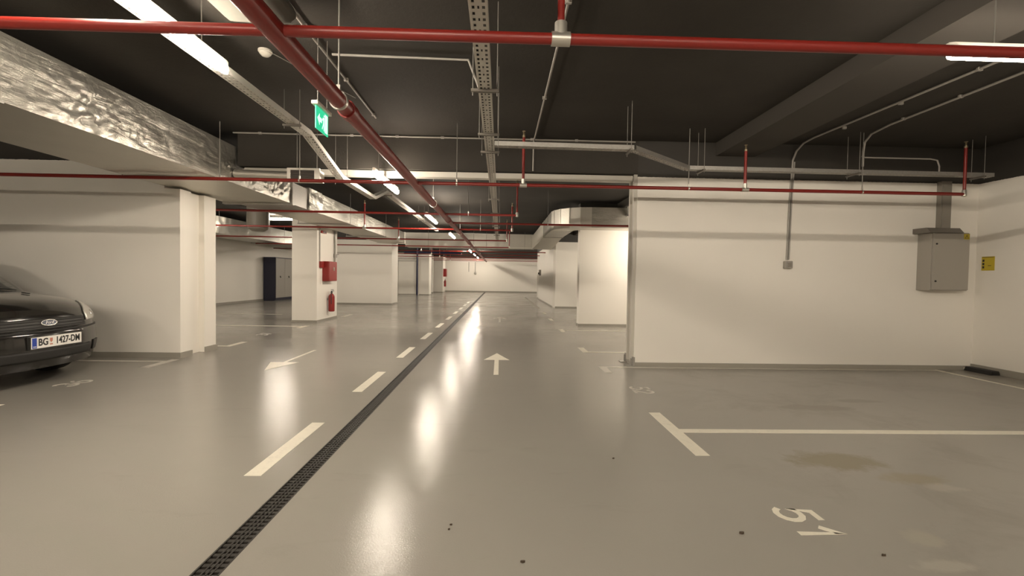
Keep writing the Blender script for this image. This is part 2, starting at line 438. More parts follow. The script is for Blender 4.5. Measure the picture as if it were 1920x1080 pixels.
# ------------------------------------------------------------------ lamps
def batten(x0, y0, x1, y1, z, label, group, wid=.085, name='batten_light', rods=True, lamp='lamp', thin=False):
    """long lamp from (x0,y0) to (x1,y1); z is the underside of the diffuser"""
    cx, cy = (x0+x1)/2, (y0+y1)/2
    r = thing(name, label, 'ceiling light', (cx, cy, z), group)
    dx, dy = x1-x0, y1-y0; L = math.hypot(dx, dy); ux, uy = dx/L, dy/L; nx, ny = -uy, ux
    def blk(prof, a0, a1):
        mb = MB(); n = len(prof); vs = []
        for a, sc in ((a0, .55), (a0+.03, 1), (a1-.03, 1), (a1, .55)):
            for pq, hh in prof:
                w = pq*sc; vs.append((cx+ux*a+nx*w, cy+uy*a+ny*w, z+hh))
        fs = [(i*n+j, i*n+(j+1) % n, (i+1)*n+(j+1) % n, (i+1)*n+j) for i in range(3) for j in range(n)]
        fs += [tuple(range(n-1, -1, -1)), tuple(3*n+j for j in range(n))]
        return mb.add(vs, fs)
    w = wid/2
    hw = .95 if thin else .62
    obj('housing', blk([(-w*hw, .040), (w*hw, .040), (w*hw, .078), (-w*hw, .078)], -L/2-.01, L/2+.01), 'whitemetal', r)
    if thin: prof = [(-w*.95, .040), (-w*.9, .014), (-w*.6, .008), (w*.6, .008), (w*.9, .014), (w*.95, .040)]
    else: prof = [(-w*.62, .042), (-w*.9, .034), (-w, .016), (-w*.85, -.004), (-w*.5, -.012), (w*.5, -.012), (w*.85, -.004), (w, .016), (w*.9, .034), (w*.62, .042)]
    obj('diffuser', blk(prof, -L/2, L/2), lamp, r)
    if rods:
        for a in (-L*.32, L*.32):
            obj('hanger_rod', MB().tube([(cx+ux*a, cy+uy*a, z+.07), (cx+ux*a, cy+uy*a, ZC)], .004, 6), 'rod', r)
    return r
LG = 'lamps along the lane'
lane = [(-2.05, 1.88, 3.37, 2.68, 'lit batten lamp nearest along the left cable tray, crossed by the first red pipe'),
        (-1.575, 5.52, 6.78, 2.44, 'lit batten lamp hanging just past the cross beam'),
        (-1.68, 10.0, 11.6, 2.555, 'lit batten lamp between the red pipes beyond the cross beam, second past it'),
        (-1.66, 14.45, 16.0, 2.555, 'lit batten lamp by the main pipe, third past the cross beam'),
        (-1.66, 19.6, 21.1, 2.555, 'small distant lit lamp just under the silver cross duct'),
        (-1.66, 23.6, 25.1, 2.555, 'small distant lit lamp, second beyond the silver cross duct'),
        (-1.66, 27.6, 29.1, 2.555, 'small distant lit lamp, third beyond the silver cross duct'),
        (-1.66, 31.6, 33.1, 2.555, 'last small lit lamp shining on the far end wall')]
for x, a, c_, z, lab in lane:
    batten(x, a, x, c_, z, lab, LG, wid=.066)
for y0, lab in ((-3.0, 'lane lamp behind the viewer'), (-7.2, 'lane lamp near the rear end wall')):
    batten(-1.9, y0, -1.9, y0+1.5, 2.6, lab, LG)
BG = 'lamps across the parking bays'
batten(2.62, 2.57, 4.12, 2.57, 2.535, 'lit batten lamp over bay 51, set crosswise beside the first red pipe', BG, wid=.06, lamp='lampright')
bays = [(-8.1, 9.0, 'crosswise lamp in the bay hidden behind the left bay wall'),
        (3.3, 9.8, 'crosswise lamp in the bay hidden behind the conduit wall'),
        (3.6, 14.4, 'crosswise lamp behind the lit pier'),
        (-7.5, 14.5, 'lit crosswise lamp seen over the bay left of the hydrant pillar'),
        (-7.6, 22.6, 'crosswise lamp behind the wide white pier'),
        (3.6, 21.5, 'crosswise lamp behind the receding wall'),
        (3.4, 29.5, 'crosswise lamp in the far right bay')]
for x, lab in ((-5.8, 'slim ceiling lamp behind the viewer over the near left bay'), (-3.9, 'slim ceiling lamp behind the viewer at the left lane edge'),
               (-1.4, 'slim ceiling lamp straight behind the viewer'), (2.2, 'slim ceiling lamp behind the viewer at the right lane edge')):
    batten(x, -3.0, x+1.8, -3.0, 2.993, lab, 'slim lamps across the ceiling behind the viewer', wid=.034, rods=False, thin=True, lamp='lamprow')
for x, y, lab in bays:
    short = y == 14.5
    batten(x, y, x+(1.1 if short else 1.5), y, 2.93 if short else (2.12 if y == 9.8 else 2.56), lab, BG, wid=.06, lamp='lampbay')
# wide pale luminaire beside the main pipe
lu = thing('luminaire', 'wide pale unlit luminaire beside the thick red main pipe', 'ceiling light', (-1.66, 2.3, 2.9))
def lum(u, v):
    x = -1.89+.48*u; k = abs(v-.5)*2
    return (x, 1.6+1.5*v, 2.9+.05*(abs(u-.5)*2)**2.5)
b = MB()
prof = [(-1.91, 2.95), (-1.86, 2.91), (-1.66, 2.90), (-1.46, 2.91), (-1.41, 2.95), (-1.44, 3.03), (-1.88, 3.03)]
b.prism(prof, 1.5, 3.12, 'y')
obj('housing', b, 'lumgrey', lu, bevel=.02)
obj('end_cap', MB().box(-1.86, -1.46, 3.10, 3.135, 2.92, 3.0), 'lumgrey', lu, bevel=.01)
for yy in (1.9, 2.8):
    obj('hanger_rod', MB().tube([(-1.66, yy, 3.02), (-1.66, yy, ZC)], .005, 6), 'rod', lu)

# ------------------------------------------------------------------ sprinkler pipes
mp = thing('sprinkler_main_pipe', 'thick red main pipe running the length of the lane', 'pipe', (-1.067, 3, 2.33))
obj('pipe', MB().tube([(-1.067, -7, 2.33), (-1.067, 33.2, 2.33)], .052, 20), 'red', mp)
for y in (3.12, 9.0, 15.0, 21.0):
    b = MB().tube([(-1.067, y-.045, 2.33), (-1.067, y+.045, 2.33)], .062, 20)
    obj('coupling', b, 'red', mp)
for y in (2.94, 7.0, 11.6, 17.6, 23.5):
    b = MB().tube([(-1.067, y-.012, 2.33), (-1.067, y+.012, 2.33)], .060, 20).box(-1.079, -1.055, y-.012, y+.012, 2.385, 2.43)
    h = obj('pipe_clamp', b, 'zinc', mp)
    obj('hanger_rod', MB().tube([(-1.067, y, 2.42), (-1.067, y, ZC)], .006, 8), 'rod', h)

def sprinkler(b_parent, x, y, z0, ztop, r=.017):
    rz = obj('riser', MB().tube([(x, y, z0), (x, y, ztop-.07)], r, 12), 'red', b_parent)
    hd = MB().lathe((x, y, 0), [(.020, ztop-.08), (.020, ztop-.055), (.012, ztop-.05), (.010, ztop-.02), (.004, ztop-.012)], seg=10)
    hd.lathe((x, y, 0), [(.019, ztop-.004), (.019, ztop)], seg=12)
    hd.box(x-.011, x-.008, y-.003, y+.003, ztop-.05, ztop-.002).box(x+.008, x+.011, y-.003, y+.003, ztop-.05, ztop-.002)
    obj('sprinkler_head', hd, 'brass', rz)
def teefit(b_parent, x, y, z, r):
    b = MB().tube([(x-.044, y, z), (x+.044, y, z)], r*1.26, 14).tube([(x, y, z), (x, y, z+.075)], r*1.15, 14)
    obj('tee_fitting', b, 'zinc', b_parent)
PG = 'red sprinkler branch pipes'
def branch(x0, x1, y, r, label, risers=(), rods=(), elbow=None):
    g = thing('sprinkler_branch_pipe', label, 'pipe', ((x0+x1)/2, y, 2.33), PG)
    obj('pipe', MB().tube([(x0, y, 2.33), (x1, y, 2.33)], r, 14), 'red', g)
    for x, zt in risers:
        if abs(x-x1) < .01 or abs(x-x0) < .01:
            obj('elbow', MB().lathe((x, y, 2.33), [(r*.4, -r*1.5), (r*1.35, -r*1.1), (r*1.35, r*1.1), (r*1.1, r*2.6)], seg=12), 'zinc', g)
        else: teefit(g, x, y, 2.33, r)
        sprinkler(g, x, y, 2.33+r, zt)
    for x in rods:
        b = MB().tube([(x-.008, y, 2.33), (x+.008, y, 2.33)], r*1.18, 12).box(x-.008, x+.008, y-.008, y+.008, 2.33+r, 2.33+r+.035)
        h = obj('pipe_clamp', b, 'zinc', g)
        obj('hanger_rod', MB().tube([(x, y, 2.36), (x, y, ZC)], .005, 6), 'rod', h)
    return g
branch(-10.2, 6.5, 2.12, .026, 'nearest red branch pipe crossing the whole picture under the ceiling', [(.27, 2.99), (3.0, 2.87), (-3.9+.7, 2.99), (5.84, 2.99)])
branch(-10.2, 5.84, 5.465, .021, 'red branch pipe crossing in front of the cross beam and cabinet', [(.265, 2.99), (3.03, 2.885), (5.84, 2.99)], rods=(2.32, 4.52, -2.45, -.55))
branch(-10.2, .29, 8.15, .021, 'red branch pipe ending in an upright head, first beyond the cross beam', [(.29, 2.99)], rods=(-.6,))
branch(-1.03, 6.5, 9.48, .021, 'red branch pipe going only rightward, in front of the silver duct bend', [(3.0, 2.885)], rods=(1.0,))
branch(-10.2, .27, 10.80, .021, 'red branch pipe passing in front of the hydrant pillar top', [(.27, 2.99), (-3.29, 2.99)], rods=(-.5,))
branch(-10.2, .19, 13.93, .021, 'red branch pipe beyond the hydrant pillar, under the lagged ducts', [(.19, 2.99), (-3.19, 2.99)])
branch(-9.3, .33, 17.1, .021, 'red branch pipe just before the silver cross duct', [(.33, 2.99)])
branch(-10.2, 2.05, 20.2, .021, 'distant red branch pipe just past the silver cross duct', [(-3.6, 2.99)])
branch(-10.2, 2.05, 23.2, .021, 'distant red branch pipe halfway to the end wall', [(-3.6, 2.99)])
branch(-10.2, 6.4, 26.3, .021, 'distant red branch pipe in front of the blue standpipe', [(-3.6, 2.99)])
branch(-10.2, 6.4, 29.4, .021, 'distant red branch pipe behind the blue standpipe', [(-3.6, 2.99)])
branch(-10.2, 6.4, 31.85, .021, 'farthest red branch pipe close to the end wall', [(-3.6, 2.99)])

# ------------------------------------------------------------------ cable trays
def tray_mesh(path, w, hgt, z, pitch=.05):
    """perforated U tray along a plan path (list of xy)"""
    mb = MB()
    for (x0, y0), (x1, y1) in zip(path, path[1:]):
        z0 = z if not isinstance(z, list) else z[path.index((x0, y0))]
        z1 = z if not isinstance(z, list) else z[path.index((x1, y1))]
        L = math.sqrt((x1-x0)**2+(y1-y0)**2+(z1-z0)**2); n = max(2, int(L/(pitch/2)))
        ux, uy, uz = (x1-x0)/L, (y1-y0)/L, (z1-z0)/L
        hl = math.hypot(ux, uy); nx, ny = -uy/hl, ux/hl
        cross = [-.5, -.36, -.20, -.05, .05, .20, .36, .5]; m = len(cross)
        vs = []
        for i in range(n+1):
            a = L*i/n
            for c_ in cross: vs.append((x0+ux*a+nx*c_*w, y0+uy*a+ny*c_*w, z0+uz*a))
        fs = []
        for i in range(n):
            for j in range(m-1):
                if i % 2 and j in (1, 5): continue
                if i % 4 == 1 and j == 3: continue
                fs.append((i*m+j, i*m+j+1, (i+1)*m+j+1, (i+1)*m+j))
        mb.add(vs, fs)
        for sgn in (-.5, .5):
            v2 = []
            for a in (0, L):
                px, py, pz = x0+ux*a+nx*sgn*w, y0+uy*a+ny*sgn*w, z0+uz*a
                v2 += [(px, py, pz), (px, py, pz+hgt), (px-nx*sgn*.016, py-ny*sgn*.016, pz+hgt)]
            mb.add(v2, [(0, 1, 4, 3), (1, 2, 5, 4)])
    return mb
def tray(name, label, path, w, hgt, z, loc, m='traysteel'):
    r = thing(name, label, 'cable tray', loc)
    o = obj('tray_channel', tray_mesh(path, w, hgt, z), m, r, smooth=False)
    s = o.modifiers.new('thickness', 'SOLIDIFY'); s.thickness = .0018; s.offset = 1
    return r
def trapeze(r, x, y, z, half, along='x', ztop=ZC):
    if along == 'x':
        b = MB().box(x-half, x+half, y-.014, y+.014, z-.020, z-.001); ends = [(x-half+.012, y), (x+half-.012, y)]
    else:
        b = MB().box(x-.014, x+.014, y-half, y+half, z-.020, z-.001); ends = [(x, y-half+.012), (x, y+half-.012)]
    h = obj('crossbar', b, 'strap', r, smooth=False)
    for ex, ey in ends:
        obj('hanger_rod', MB().tube([(ex, ey, z-.045), (ex, ey, ztop)], .0035, 6), 'rod', h)
ct = tray('cable_tray', 'straight perforated cable tray running up the middle of the ceiling', [(-.123, -6), (-.123, 15.6)], .09, .05, 2.478, (-.123, 3, 2.48))
for y in (1.0, 3.06, 3.99, 4.55, 7.3, 8.9, 11.2, 13.6): trapeze(ct, -.123, y, 2.478, .095)
obj('cable', MB().tube([(-.145, -6, 2.490), (-.145, 15.5, 2.490)], .010, 8).tube([(-.118, -6, 2.489), (-.118, 15.5, 2.489)], .008, 8), 'black', ct)
bt = tray('cable_tray', 'branch cable tray turning off to the right and jogging to the cabinet', [(-.08, 4.70), (1.40, 4.74), (2.32, 5.52), (6.27, 5.55)], .09, .045, 2.572, (2.3, 5.5, 2.57), 'galv')
trapeze(bt, 1.36, 4.74, 2.572, .09, 'y'); trapeze(bt, 2.50, 5.53, 2.572, .10, 'y', 2.89+.18)
trapeze(bt, 4.46, 5.54, 2.572, .11, 'y'); trapeze(bt, 6.1, 5.55, 2.572, .09, 'y')
lt = tray('cable_tray', 'left cable tray carrying the lamp, dipping under the cross beam', [(-2.14, -6), (-2.14, 4.95), (-2.12, 5.9), (-2.12, 7.4), (-2.13, 8.2), (-2.15, 15)], .10, .05,
          [2.72, 2.72, 2.45, 2.45, 2.70, 2.70], (-2.14, 4, 2.7))
for y, zz in ((-1.0, 2.72), (4.6, 2.72), (6.0, 2.45), (8.4, 2.70), (12.0, 2.70)): trapeze(lt, -2.14, y, zz, .09, ztop=(ZC if y != 6.0 else ZC))

# ------------------------------------------------------------------ conduits
def conduit(label, pts, r=.0105, clips=(), m='conduit', extra=None):
    q = pts[len(pts)//2]
    g = thing('conduit', label, 'conduit', q)
    obj('conduit_pipe', MB().tube(pts, r, 10), m, g)
    for x, y, z in clips:
        obj('saddle_clip', MB().box(x-.022, x+.022, y-.012, y+.012, z-.014, z+.018), m, g, smooth=False, bevel=.004)
    return g
ZK = ZC-.022
conduit('grey conduit on the ceiling running parallel to the red main pipe', [(-1.49, -5, ZK), (-1.49, 5.3, ZK)], clips=[(-1.49, 3.4+.9*k, ZK) for k in range(3)])
conduit('short grey ceiling conduit from the lane to the middle cable tray', [(-1.44, 3.81, ZK), (-.30, 3.84, ZK), (-.20, 3.84, ZK-.25), (-.17, 3.84, 2.6)])
conduit('grey ceiling conduit running straight away past the first tee fitting', [(.43, -5, ZK), (.43, 5.85, ZK), (.42, 5.96, ZK-.03), (.42, 5.985, 2.95), (.42, 5.985, 2.63)], clips=[(.43, 3.0, ZK), (.43, 4.6, ZK)])
conduit('long grey conduit across the ceiling at the cross beam', [(-3.55, 5.985, ZK), (1.8, 5.985, ZK)], clips=[(-3.2+.6*k, 5.985, ZK) for k in range(8)])
pts = [(4.16, -2.8, ZK), (4.10, 3.6, ZK), (4.0, 5.62, ZK), (3.985, 5.80, ZK-.02), (3.975, 5.92, ZK-.09), (3.97, 5.982, ZK-.2), (3.945, 5.988, 2.3), (3.93, 5.988, 1.49)]
g = conduit('grey conduit coming off the ceiling and dropping down the white wall to a switch', pts, .0125, [(4.10, 1.5+.75*k, ZK) for k in range(6)])
g2 = conduit('twin grey conduit beside it on the white wall, stopping above the switch', [(4.0, 5.99, 2.83), (3.975, 5.990, 2.3), (3.96, 5.990, 1.495)], .010)
pts = [(4.50, -2.8, ZK), (4.53, 5.1, ZK), (4.545, 5.38, ZK-.02), (4.55, 5.48, ZK-.09), (4.55, 5.5, ZK-.2), (4.55, 5.5, 2.66)]
conduit('grey conduit along the ceiling turning down into the branch tray', pts, .0125, [(4.52, 1.2+.62*k, ZK) for k in range(7)])
conduit('thin grey conduit looping from the branch tray to the cabinet trunking', [(4.55, 5.515, 2.79), (4.62, 5.56, 2.79), (5.48, 5.56, 2.79), (5.57, 5.56, 2.775), (5.60, 5.56, 2.70), (5.60, 5.56, 2.578)], .009)
conduit('thin cable line from smoke detector to the exit sign', [(-1.98, 3.78, ZC-.012), (-1.55, 4.75, ZC-.012)], .004)

# switch on the wall
sw = thing('switch_box', 'small grey switch box at the end of the wall conduit', 'switch', (3.93, 5.98, 1.42))
obj('housing', MB().box(3.885, 3.985, 5.935, 6.0, 1.375, 1.475), 'conduit', sw, smooth=False, bevel=.008)
obj('rocker', MB().box(3.915, 3.955, 5.925, 5.94, 1.395, 1.45), 'greytrunk', sw, smooth=False, bevel=.003)

# ------------------------------------------------------------------ shutter
sh = thing('fire_shutter', 'roll-up shutter under the cross beam with white rail and end guide', 'shutter', (1.83, 6.2, 0))
obj('bottom_rail', MB().box(-3.45, 1.80, 6.06, 6.18, 2.535, 2.612), 'offwhite', sh, smooth=False, bevel=.006)
b = MB().box(1.805, 1.85, 6.02, 6.06, .06, 2.62).box(1.805, 1.85, 6.20, 6.24, .06, 2.62).box(1.838, 1.85, 6.06, 6.2, .06, 2.62)
obj('guide_rail', b, 'offwhite', sh, smooth=False)
for y in (6.01, 6.32):
    b = MB().box(1.74, 1.852, y-.05, y+.05, 0, .012).box(1.80, 1.852, y-.008, y+.008, .012, .11).box(1.825, 1.852, y-.045, y+.045, .012, .13)
    obj('foot_bracket', b, 'galv', sh, smooth=False)

# ------------------------------------------------------------------ ducts
def ridge(u, pins):
    s = 0
    for (a, bq, R0, amp, n, ph) in pins:
        dx, dz = u[0]-a, u[1]-bq; r = math.hypot(dx, dz); th = math.atan2(dz, dx)
        w = math.exp(-(r/R0)**2)*min(1, r/.05)
        s += 1.9*amp*w*(abs(math.sin(n*th*.5+ph+1.4*noise.noise((dx*6, dz*6, 3))))**.6-.5)
    return s
def duct_skin(x0, x1, y0, y1, z0, z1, step=.05, amp=.006, pins=(), sd=0.0, soft_bottom=True):
    """box duct along Y with wrinkled skin on sides and softly sagging underside"""
    mb = MB(); ny = max(4, int((y1-y0)/step)); nz = max(4, int((z1-z0)/step)); nx = max(4, int((x1-x0)/.12))
    def nz_(y, z, k): return noise.noise((y*3.1, z*6.0, k+sd))*amp*1.3+noise.noise((y*9, z*13, k+5+sd))*amp*.8+noise.noise((y*22, z*30, k+9+sd))*amp*.35
    def side(x, sgn, k):
        def fn(u, v):
            y = y0+(y1-y0)*u; z = z0+(z1-z0)*v
            e = min(1, 6*min(v, 1-v)+.15)
            return (x+sgn*(nz_(y, z, k)*e+ridge((y, z), pins)*e), y, z)
        return fn
    mb.grid(side(x1, 1, 0), ny, nz, 0); mb.grid(side(x0, -1, 20), ny, max(4, nz//2), 0)
    def flat(z, k, a):
        def fn(u, v):
            y = y0+(y1-y0)*u; x = x0+(x1-x0)*v
            e = min(1, 5*min(v, 1-v))
            return (x, y, z+a*noise.noise((x*1.5, y*1.1, k+sd))*e)
        return fn
    mb.grid(flat(z0, 40, .012), max(4, ny//3), nx, 1); mb.grid(flat(z1, 60, .01), max(4, ny//4), nx, 1)
    for y in (y0, y1): mb.add([(x0, y, z0), (x1, y, z0), (x1, y, z1), (x0, y, z1)], [(0, 1, 2, 3)], 1)
    return mb
DX = -3.53
pins = [(4.45, 2.46, .22, .012, 30, .4), (6.3, 2.45, .30, .014, 28, 1.4), (7.1, 2.46, .30, .014, 30, 2.2), (3.4, 2.55, .30, .009, 22, .9), (3.83, 2.73, .30, .012, 26, .3), (3.90, 2.50, .40, .018, 34, 1.1), (4.02, 2.44, .25, .015, 30, 2.0), (5.95, 2.50, .42, .016, 30, .7), (5.75, 2.46, .25, .013, 26, .1),
        (4.85, 2.52, .18, .009, 20, 0), (6.9, 2.5, .35, .014, 26, .9), (7.2, 2.60, .3, .012, 24, .2), (2.9, 2.62, .35, .007, 18, .5), (5.4, 2.66, .15, .008, 18, .4)]
ad = thing('air_duct', 'large foil-lagged supply duct running along the left of the lane', 'air duct', (-4.08, 4, 2.38))
obj('lagged_section', duct_skin(-4.63, DX, -6, 7.55, 2.38, 2.87, .025, .006, pins), ['foil', 'foilsoft'], ad, angle=70)
b = MB().box(-4.66, DX+.03, 7.55, 7.62, 2.35, 2.89)
obj('flange', b, 'galv', ad, smooth=False, bevel=.004)
obj('plain_section', MB().box(-4.5, DX-.02, 7.62, 8.25, 2.38, 2.75), 'galv', ad, smooth=False)
b = duct_skin(-4.5, DX+.005, 8.25, 8.85, 2.375, 2.78, .03, .012, (), 11)
obj('foil_collar', b, ['foil', 'foil'], ad, angle=70)
b = duct_skin(-4.5, DX-.01, 8.85, 16.4, 2.385, 2.77, .07, .007, [(9.6, 2.5, .4, .014, 24, .3), (11.5, 2.55, .4, .012, 22, .8), (13.5, 2.5, .4, .010, 20, .1)], 23)
obj('lagged_section', b, ['foil', 'foilsoft'], ad, angle=70)
obj('flange', MB().box(-4.55, DX+.01, 16.4, 16.48, 2.36, 2.79), 'whitemetal', ad, smooth=False)
for y in (1.2, 3.2, 5.62, 10.4, 13.6):
    b = MB().box(-4.70, DX+.05, y-.015, y+.015, 2.355, 2.375)
    h = obj('crossbar', b, 'galv', ad, smooth=False)
    zz = 2.36
    for x in (-4.68, DX+.035):
        obj('hanger_rod', MB().tube([(x, y, zz), (x, y, ZC)], .005, 6), 'rod', h)
# second duct further left
ad2 = thing('air_duct', 'lagged duct low over the bay left of the hydrant pillar', 'air duct', (-9.0, 14, 2.4))
b = duct_skin(-9.6, -8.5, 13.0, 24.0, 2.385, 2.90, .09, .014, [(13.8, 2.6, .5, .03, 20, .2), (15.2, 2.6, .5, .03, 18, .6), (20, 2.6, .6, .03, 18, .1)], 37)
obj('lagged_section', b, ['foil', 'foil'], ad2, angle=70)
obj('crumpled_end', MB().lathe((-9.05, 12.8, 2.66), [(.10, -.55), (.20, -.5), (.26, -.25), (.24, 0), (.27, .22)], 'y', 20), 'foil', ad2)
for y in (13.5, 17.5):
    h = obj('crossbar', MB().box(-9.7, -8.4, y-.015, y+.015, 2.36, 2.38), 'galv', ad2, smooth=False)
    for x in (-9.68, -8.42): obj('hanger_rod', MB().tube([(x, y, 2.365), (x, y, ZC)], .005, 6), 'rod', h)
sp = MB().lathe((-6.95, 12.9, 0), [(.16, 2.40), (.26, 2.47), (.29, 2.60), (.29, ZC)], seg=24)
obj('round_collar', sp, 'greytrunk', ad2)
# transverse duct across the lane
ad3 = thing('air_duct', 'flat silver duct crossing over the lane in the distance', 'air duct', (-1.3, 18.9, 2.38))
b = MB()
def tr(z_fn=None):
    pass
nu, nv = 70, 8
x0, x1 = -3.95, 1.45
b.grid(lambda u, v: (x0+(x1-x0)*u, 18.5-.012*noise.noise((u*30, v*5, 2))-.006*noise.noise((u*80, v*12, 4)), 2.40+.58*v), nu, nv, 0)
b.add([(x0, 18.5, 2.40), (x1, 18.5, 2.40), (x1, 19.3, 2.40), (x0, 19.3, 2.40), (x0, 18.5, 2.98), (x1, 18.5, 2.98), (x1, 19.3, 2.98), (x0, 19.3, 2.98)],
      [(0, 3, 2, 1), (4, 5, 6, 7), (2, 3, 7, 6), (0, 4, 7, 3), (1, 2, 6, 5)], 1)
obj('lagged_section', b, ['foilsoft', 'foilsoft'], ad3, angle=60)
obj('edge_rail', MB().box(x0, x1+.6, 18.44, 18.50, 2.387, 2.43), 'whitemetal', ad3, smooth=False)
for x in (-3.0, -.6, 1.0):
    obj('hanger_rod', MB().tube([(x, 18.46, 2.36), (x, 18.46, ZC)], .006, 6), 'rod', ad3)
# duct bend on the right
ad4 = thing('air_duct', 'silver duct bending from above the lit pier into the lane', 'air duct', (2.4, 11, 2.42))
zb, zt = 2.40, 2.88
# straight part along +X above the pier
b = MB()
nx = 24
def fr_(u, v): return (2.15+4.4*u, 10.48-.010*noise.noise((u*40, v*6, 8))-.004*noise.noise((u*110, v*15, 3)), zb+(zt-zb)*v)
b.grid(fr_, 60, 8, 0)
b.add([(2.15, 10.48, zb), (6.55, 10.48, zb), (6.55, 11.04, zb), (2.15, 11.04, zb), (2.15, 10.48, zt), (6.55, 10.48, zt), (6.55, 11.04, zt), (2.15, 11.04, zt)],
      [(0, 3, 2, 1), (4, 5, 6, 7), (2, 3, 7, 6), (1, 2, 6, 5)], 1)
obj('lagged_section', b, ['foil', 'foilsoft'], ad4, angle=60)
# segmented elbow: outer arc centre at (2.15, 11.35)
seg = 5; Ro, Ri = .87, .31
for k in range(seg):
    a0 = -PI/2-(PI/2)*k/seg; a1 = -PI/2-(PI/2)*(k+1)/seg
    q = [(2.15+Ro*math.cos(a0), 11.35+Ro*math.sin(a0)), (2.15+Ro*math.cos(a1), 11.35+Ro*math.sin(a1)),
         (2.15+Ri*math.cos(a1), 11.35+Ri*math.sin(a1)), (2.15+Ri*math.cos(a0), 11.35+Ri*math.sin(a0))]
    bz = MB().prism(q, zb, zt)
    e = obj('elbow_gore', bz, 'foilsoft', ad4, smooth=False)
    sx = [(2.15+(Ro+.006)*math.cos(a1), 11.35+(Ro+.006)*math.sin(a1)), (2.15+(Ro+.006)*math.cos(a1+.02), 11.35+(Ro+.006)*math.sin(a1+.02)),
          (2.15+Ri*math.cos(a1+.02), 11.35+Ri*math.sin(a1+.02)), (2.15+Ri*math.cos(a1), 11.35+Ri*math.sin(a1))]
    obj('seam_tape', MB().prism(sx, zb-.004, zt+.004), 'zinc', e, smooth=False)
# run along Y to the transverse duct, in two tapering lengths
def taper(y0, y1, xa0, xa1, xb0, xb1, z0a, z0b, z1a, z1b):
    return MB().add([(xa0, y0, z0a), (xb0, y0, z0a), (xb0, y0, z1a), (xa0, y0, z1a), (xa1, y1, z0b), (xb1, y1, z0b), (xb1, y1, z1b), (xa1, y1, z1b)],
                    [(0, 1, 2, 3), (7, 6, 5, 4), (0, 4, 5, 1), (3, 2, 6, 7), (0, 3, 7, 4), (1, 5, 6, 2)])
obj('lagged_section', taper(11.35, 13.2, 1.28, 1.28, 1.84, 1.84, zb, zb, zt, zt), 'foil', ad4, smooth=False)
obj('flange', MB().box(1.265, 1.86, 13.2, 13.24, zb-.012, zt+.012), 'galv', ad4, smooth=False)
obj('lagged_section', taper(13.26, 18.4, 1.28, 1.30, 1.84, 2.1, zb, 2.36, zt, 2.9), 'foilsoft', ad4, smooth=False)
for x in (3.05, 4.2):
    h = obj('crossbar', MB().box(x-.02, x+.02, 10.40, 11.05, zb+.28, zb+.30), 'galv', ad4, smooth=False)
    obj('hanger_rod', MB().tube([(x, 10.43, zb+.28), (x, 10.43, ZC)], .006, 6), 'rod', h)
b = MB().box(2.95, 3.3, 10.3, 10.42, 2.66, 2.70).box(2.95, 2.99, 10.3, 10.34, 2.68, ZC)
obj('support_bracket', b, 'galv', ad4, smooth=False)

# grille box near the cross beam
gb = thing('air_grille', 'small white framed air grille box beside the big foil duct', 'air grille', (-2.6, 5.9, 2.42))
b = MB().box(-2.76, -2.38, 5.86, 6.04, 2.415, 2.555)
obj('housing', b, 'whitemetal', gb, smooth=False)
b = MB().box(-2.78, -2.36, 5.84, 5.86, 2.40, 2.425).box(-2.78, -2.36, 5.84, 5.86, 2.545, 2.57).box(-2.78, -2.74, 5.84, 5.86, 2.425, 2.545).box(-2.43, -2.36, 5.84, 5.86, 2.425, 2.545)
obj('frame', b, 'whitemetal', gb, smooth=False)
b = MB()
for k in range(3): b.box(-2.74, -2.43, 5.845, 5.856, 2.455+.030*k, 2.459+.030*k)
b.box(-2.74, -2.43, 5.855, 5.861, 2.425, 2.545)
obj('louvre', b, 'grilledark', gb, smooth=False)
for x in (-2.70, -2.44): obj('hanger_rod', MB().tube([(x, 5.95, 2.55), (x, 5.95, ZC)], .005, 6), 'rod', gb)
b = MB().tube([(-2.76, 5.95, 2.485), (-3.5, 5.95, 2.50)], .06, 12)
obj('spigot', b, 'foilsoft', gb)

# ------------------------------------------------------------------ detector and exit sign
sd = thing('smoke_detector', 'round pale smoke detector on the dark ceiling beside the main pipe', 'smoke detector', (-2.0, 3.82, ZC))
obj('base', MB().lathe((-2.0, 3.82, 0), [(.055, ZC), (.055, ZC-.014), (.05, ZC-.018)], seg=24), 'plastic', sd)
obj('sensor_head', MB().lathe((-2.0, 3.82, 0), [(.046, ZC-.016), (.046, ZC-.028), (.030, ZC-.045), (.018, ZC-.05)], seg=24), 'plastic', sd)

ex = thing('exit_sign', 'lit green exit sign hanging left of the thick red main pipe', 'exit sign', (-1.415, 3.5, 2.25))
X0 = -1.415
def yz(u, v):  # u along the sign 0..1 (near to far), v up 0..1
    return (3.43+.235*u, 2.312+.172*v)
# slab
b = MB().box(X0-.008, X0, 3.43, 3.665, 2.312, 2.484)
obj('panel', b, 'signgreen', ex, smooth=False)
b = MB().box(X0-.03, X0+.022, 3.41, 3.69, 2.485, 2.515)
obj('housing', b, 'plastic', ex, smooth=False, bevel=.006)
def sp_(poly): return [yz(*q) for q in poly]
b = MB()
b.prism(sp_([(.10, .50), (.28, .76), (.28, .60), (.46, .60), (.46, .40), (.28, .40), (.28, .24)]), X0+.0002, X0+.0012, 'x')   # arrow
obj('arrow_symbol', b, 'signwhite', ex, smooth=False)
b = MB().prism(sp_([(.70, .08), (.94, .08), (.94, .92), (.70, .92)]), X0+.0002, X0+.0012, 'x')
obj('doorway_symbol', b, 'signwhite', ex, smooth=False)
b = MB()
b.prism(sp_([(.60, .80), (.64, .84), (.68, .80), (.64, .75)]), X0+.0002, X0+.0016, 'x')
b.prism(sp_([(.55, .70), (.66, .72), (.64, .44), (.58, .44)]), X0+.0002, X0+.0016, 'x')
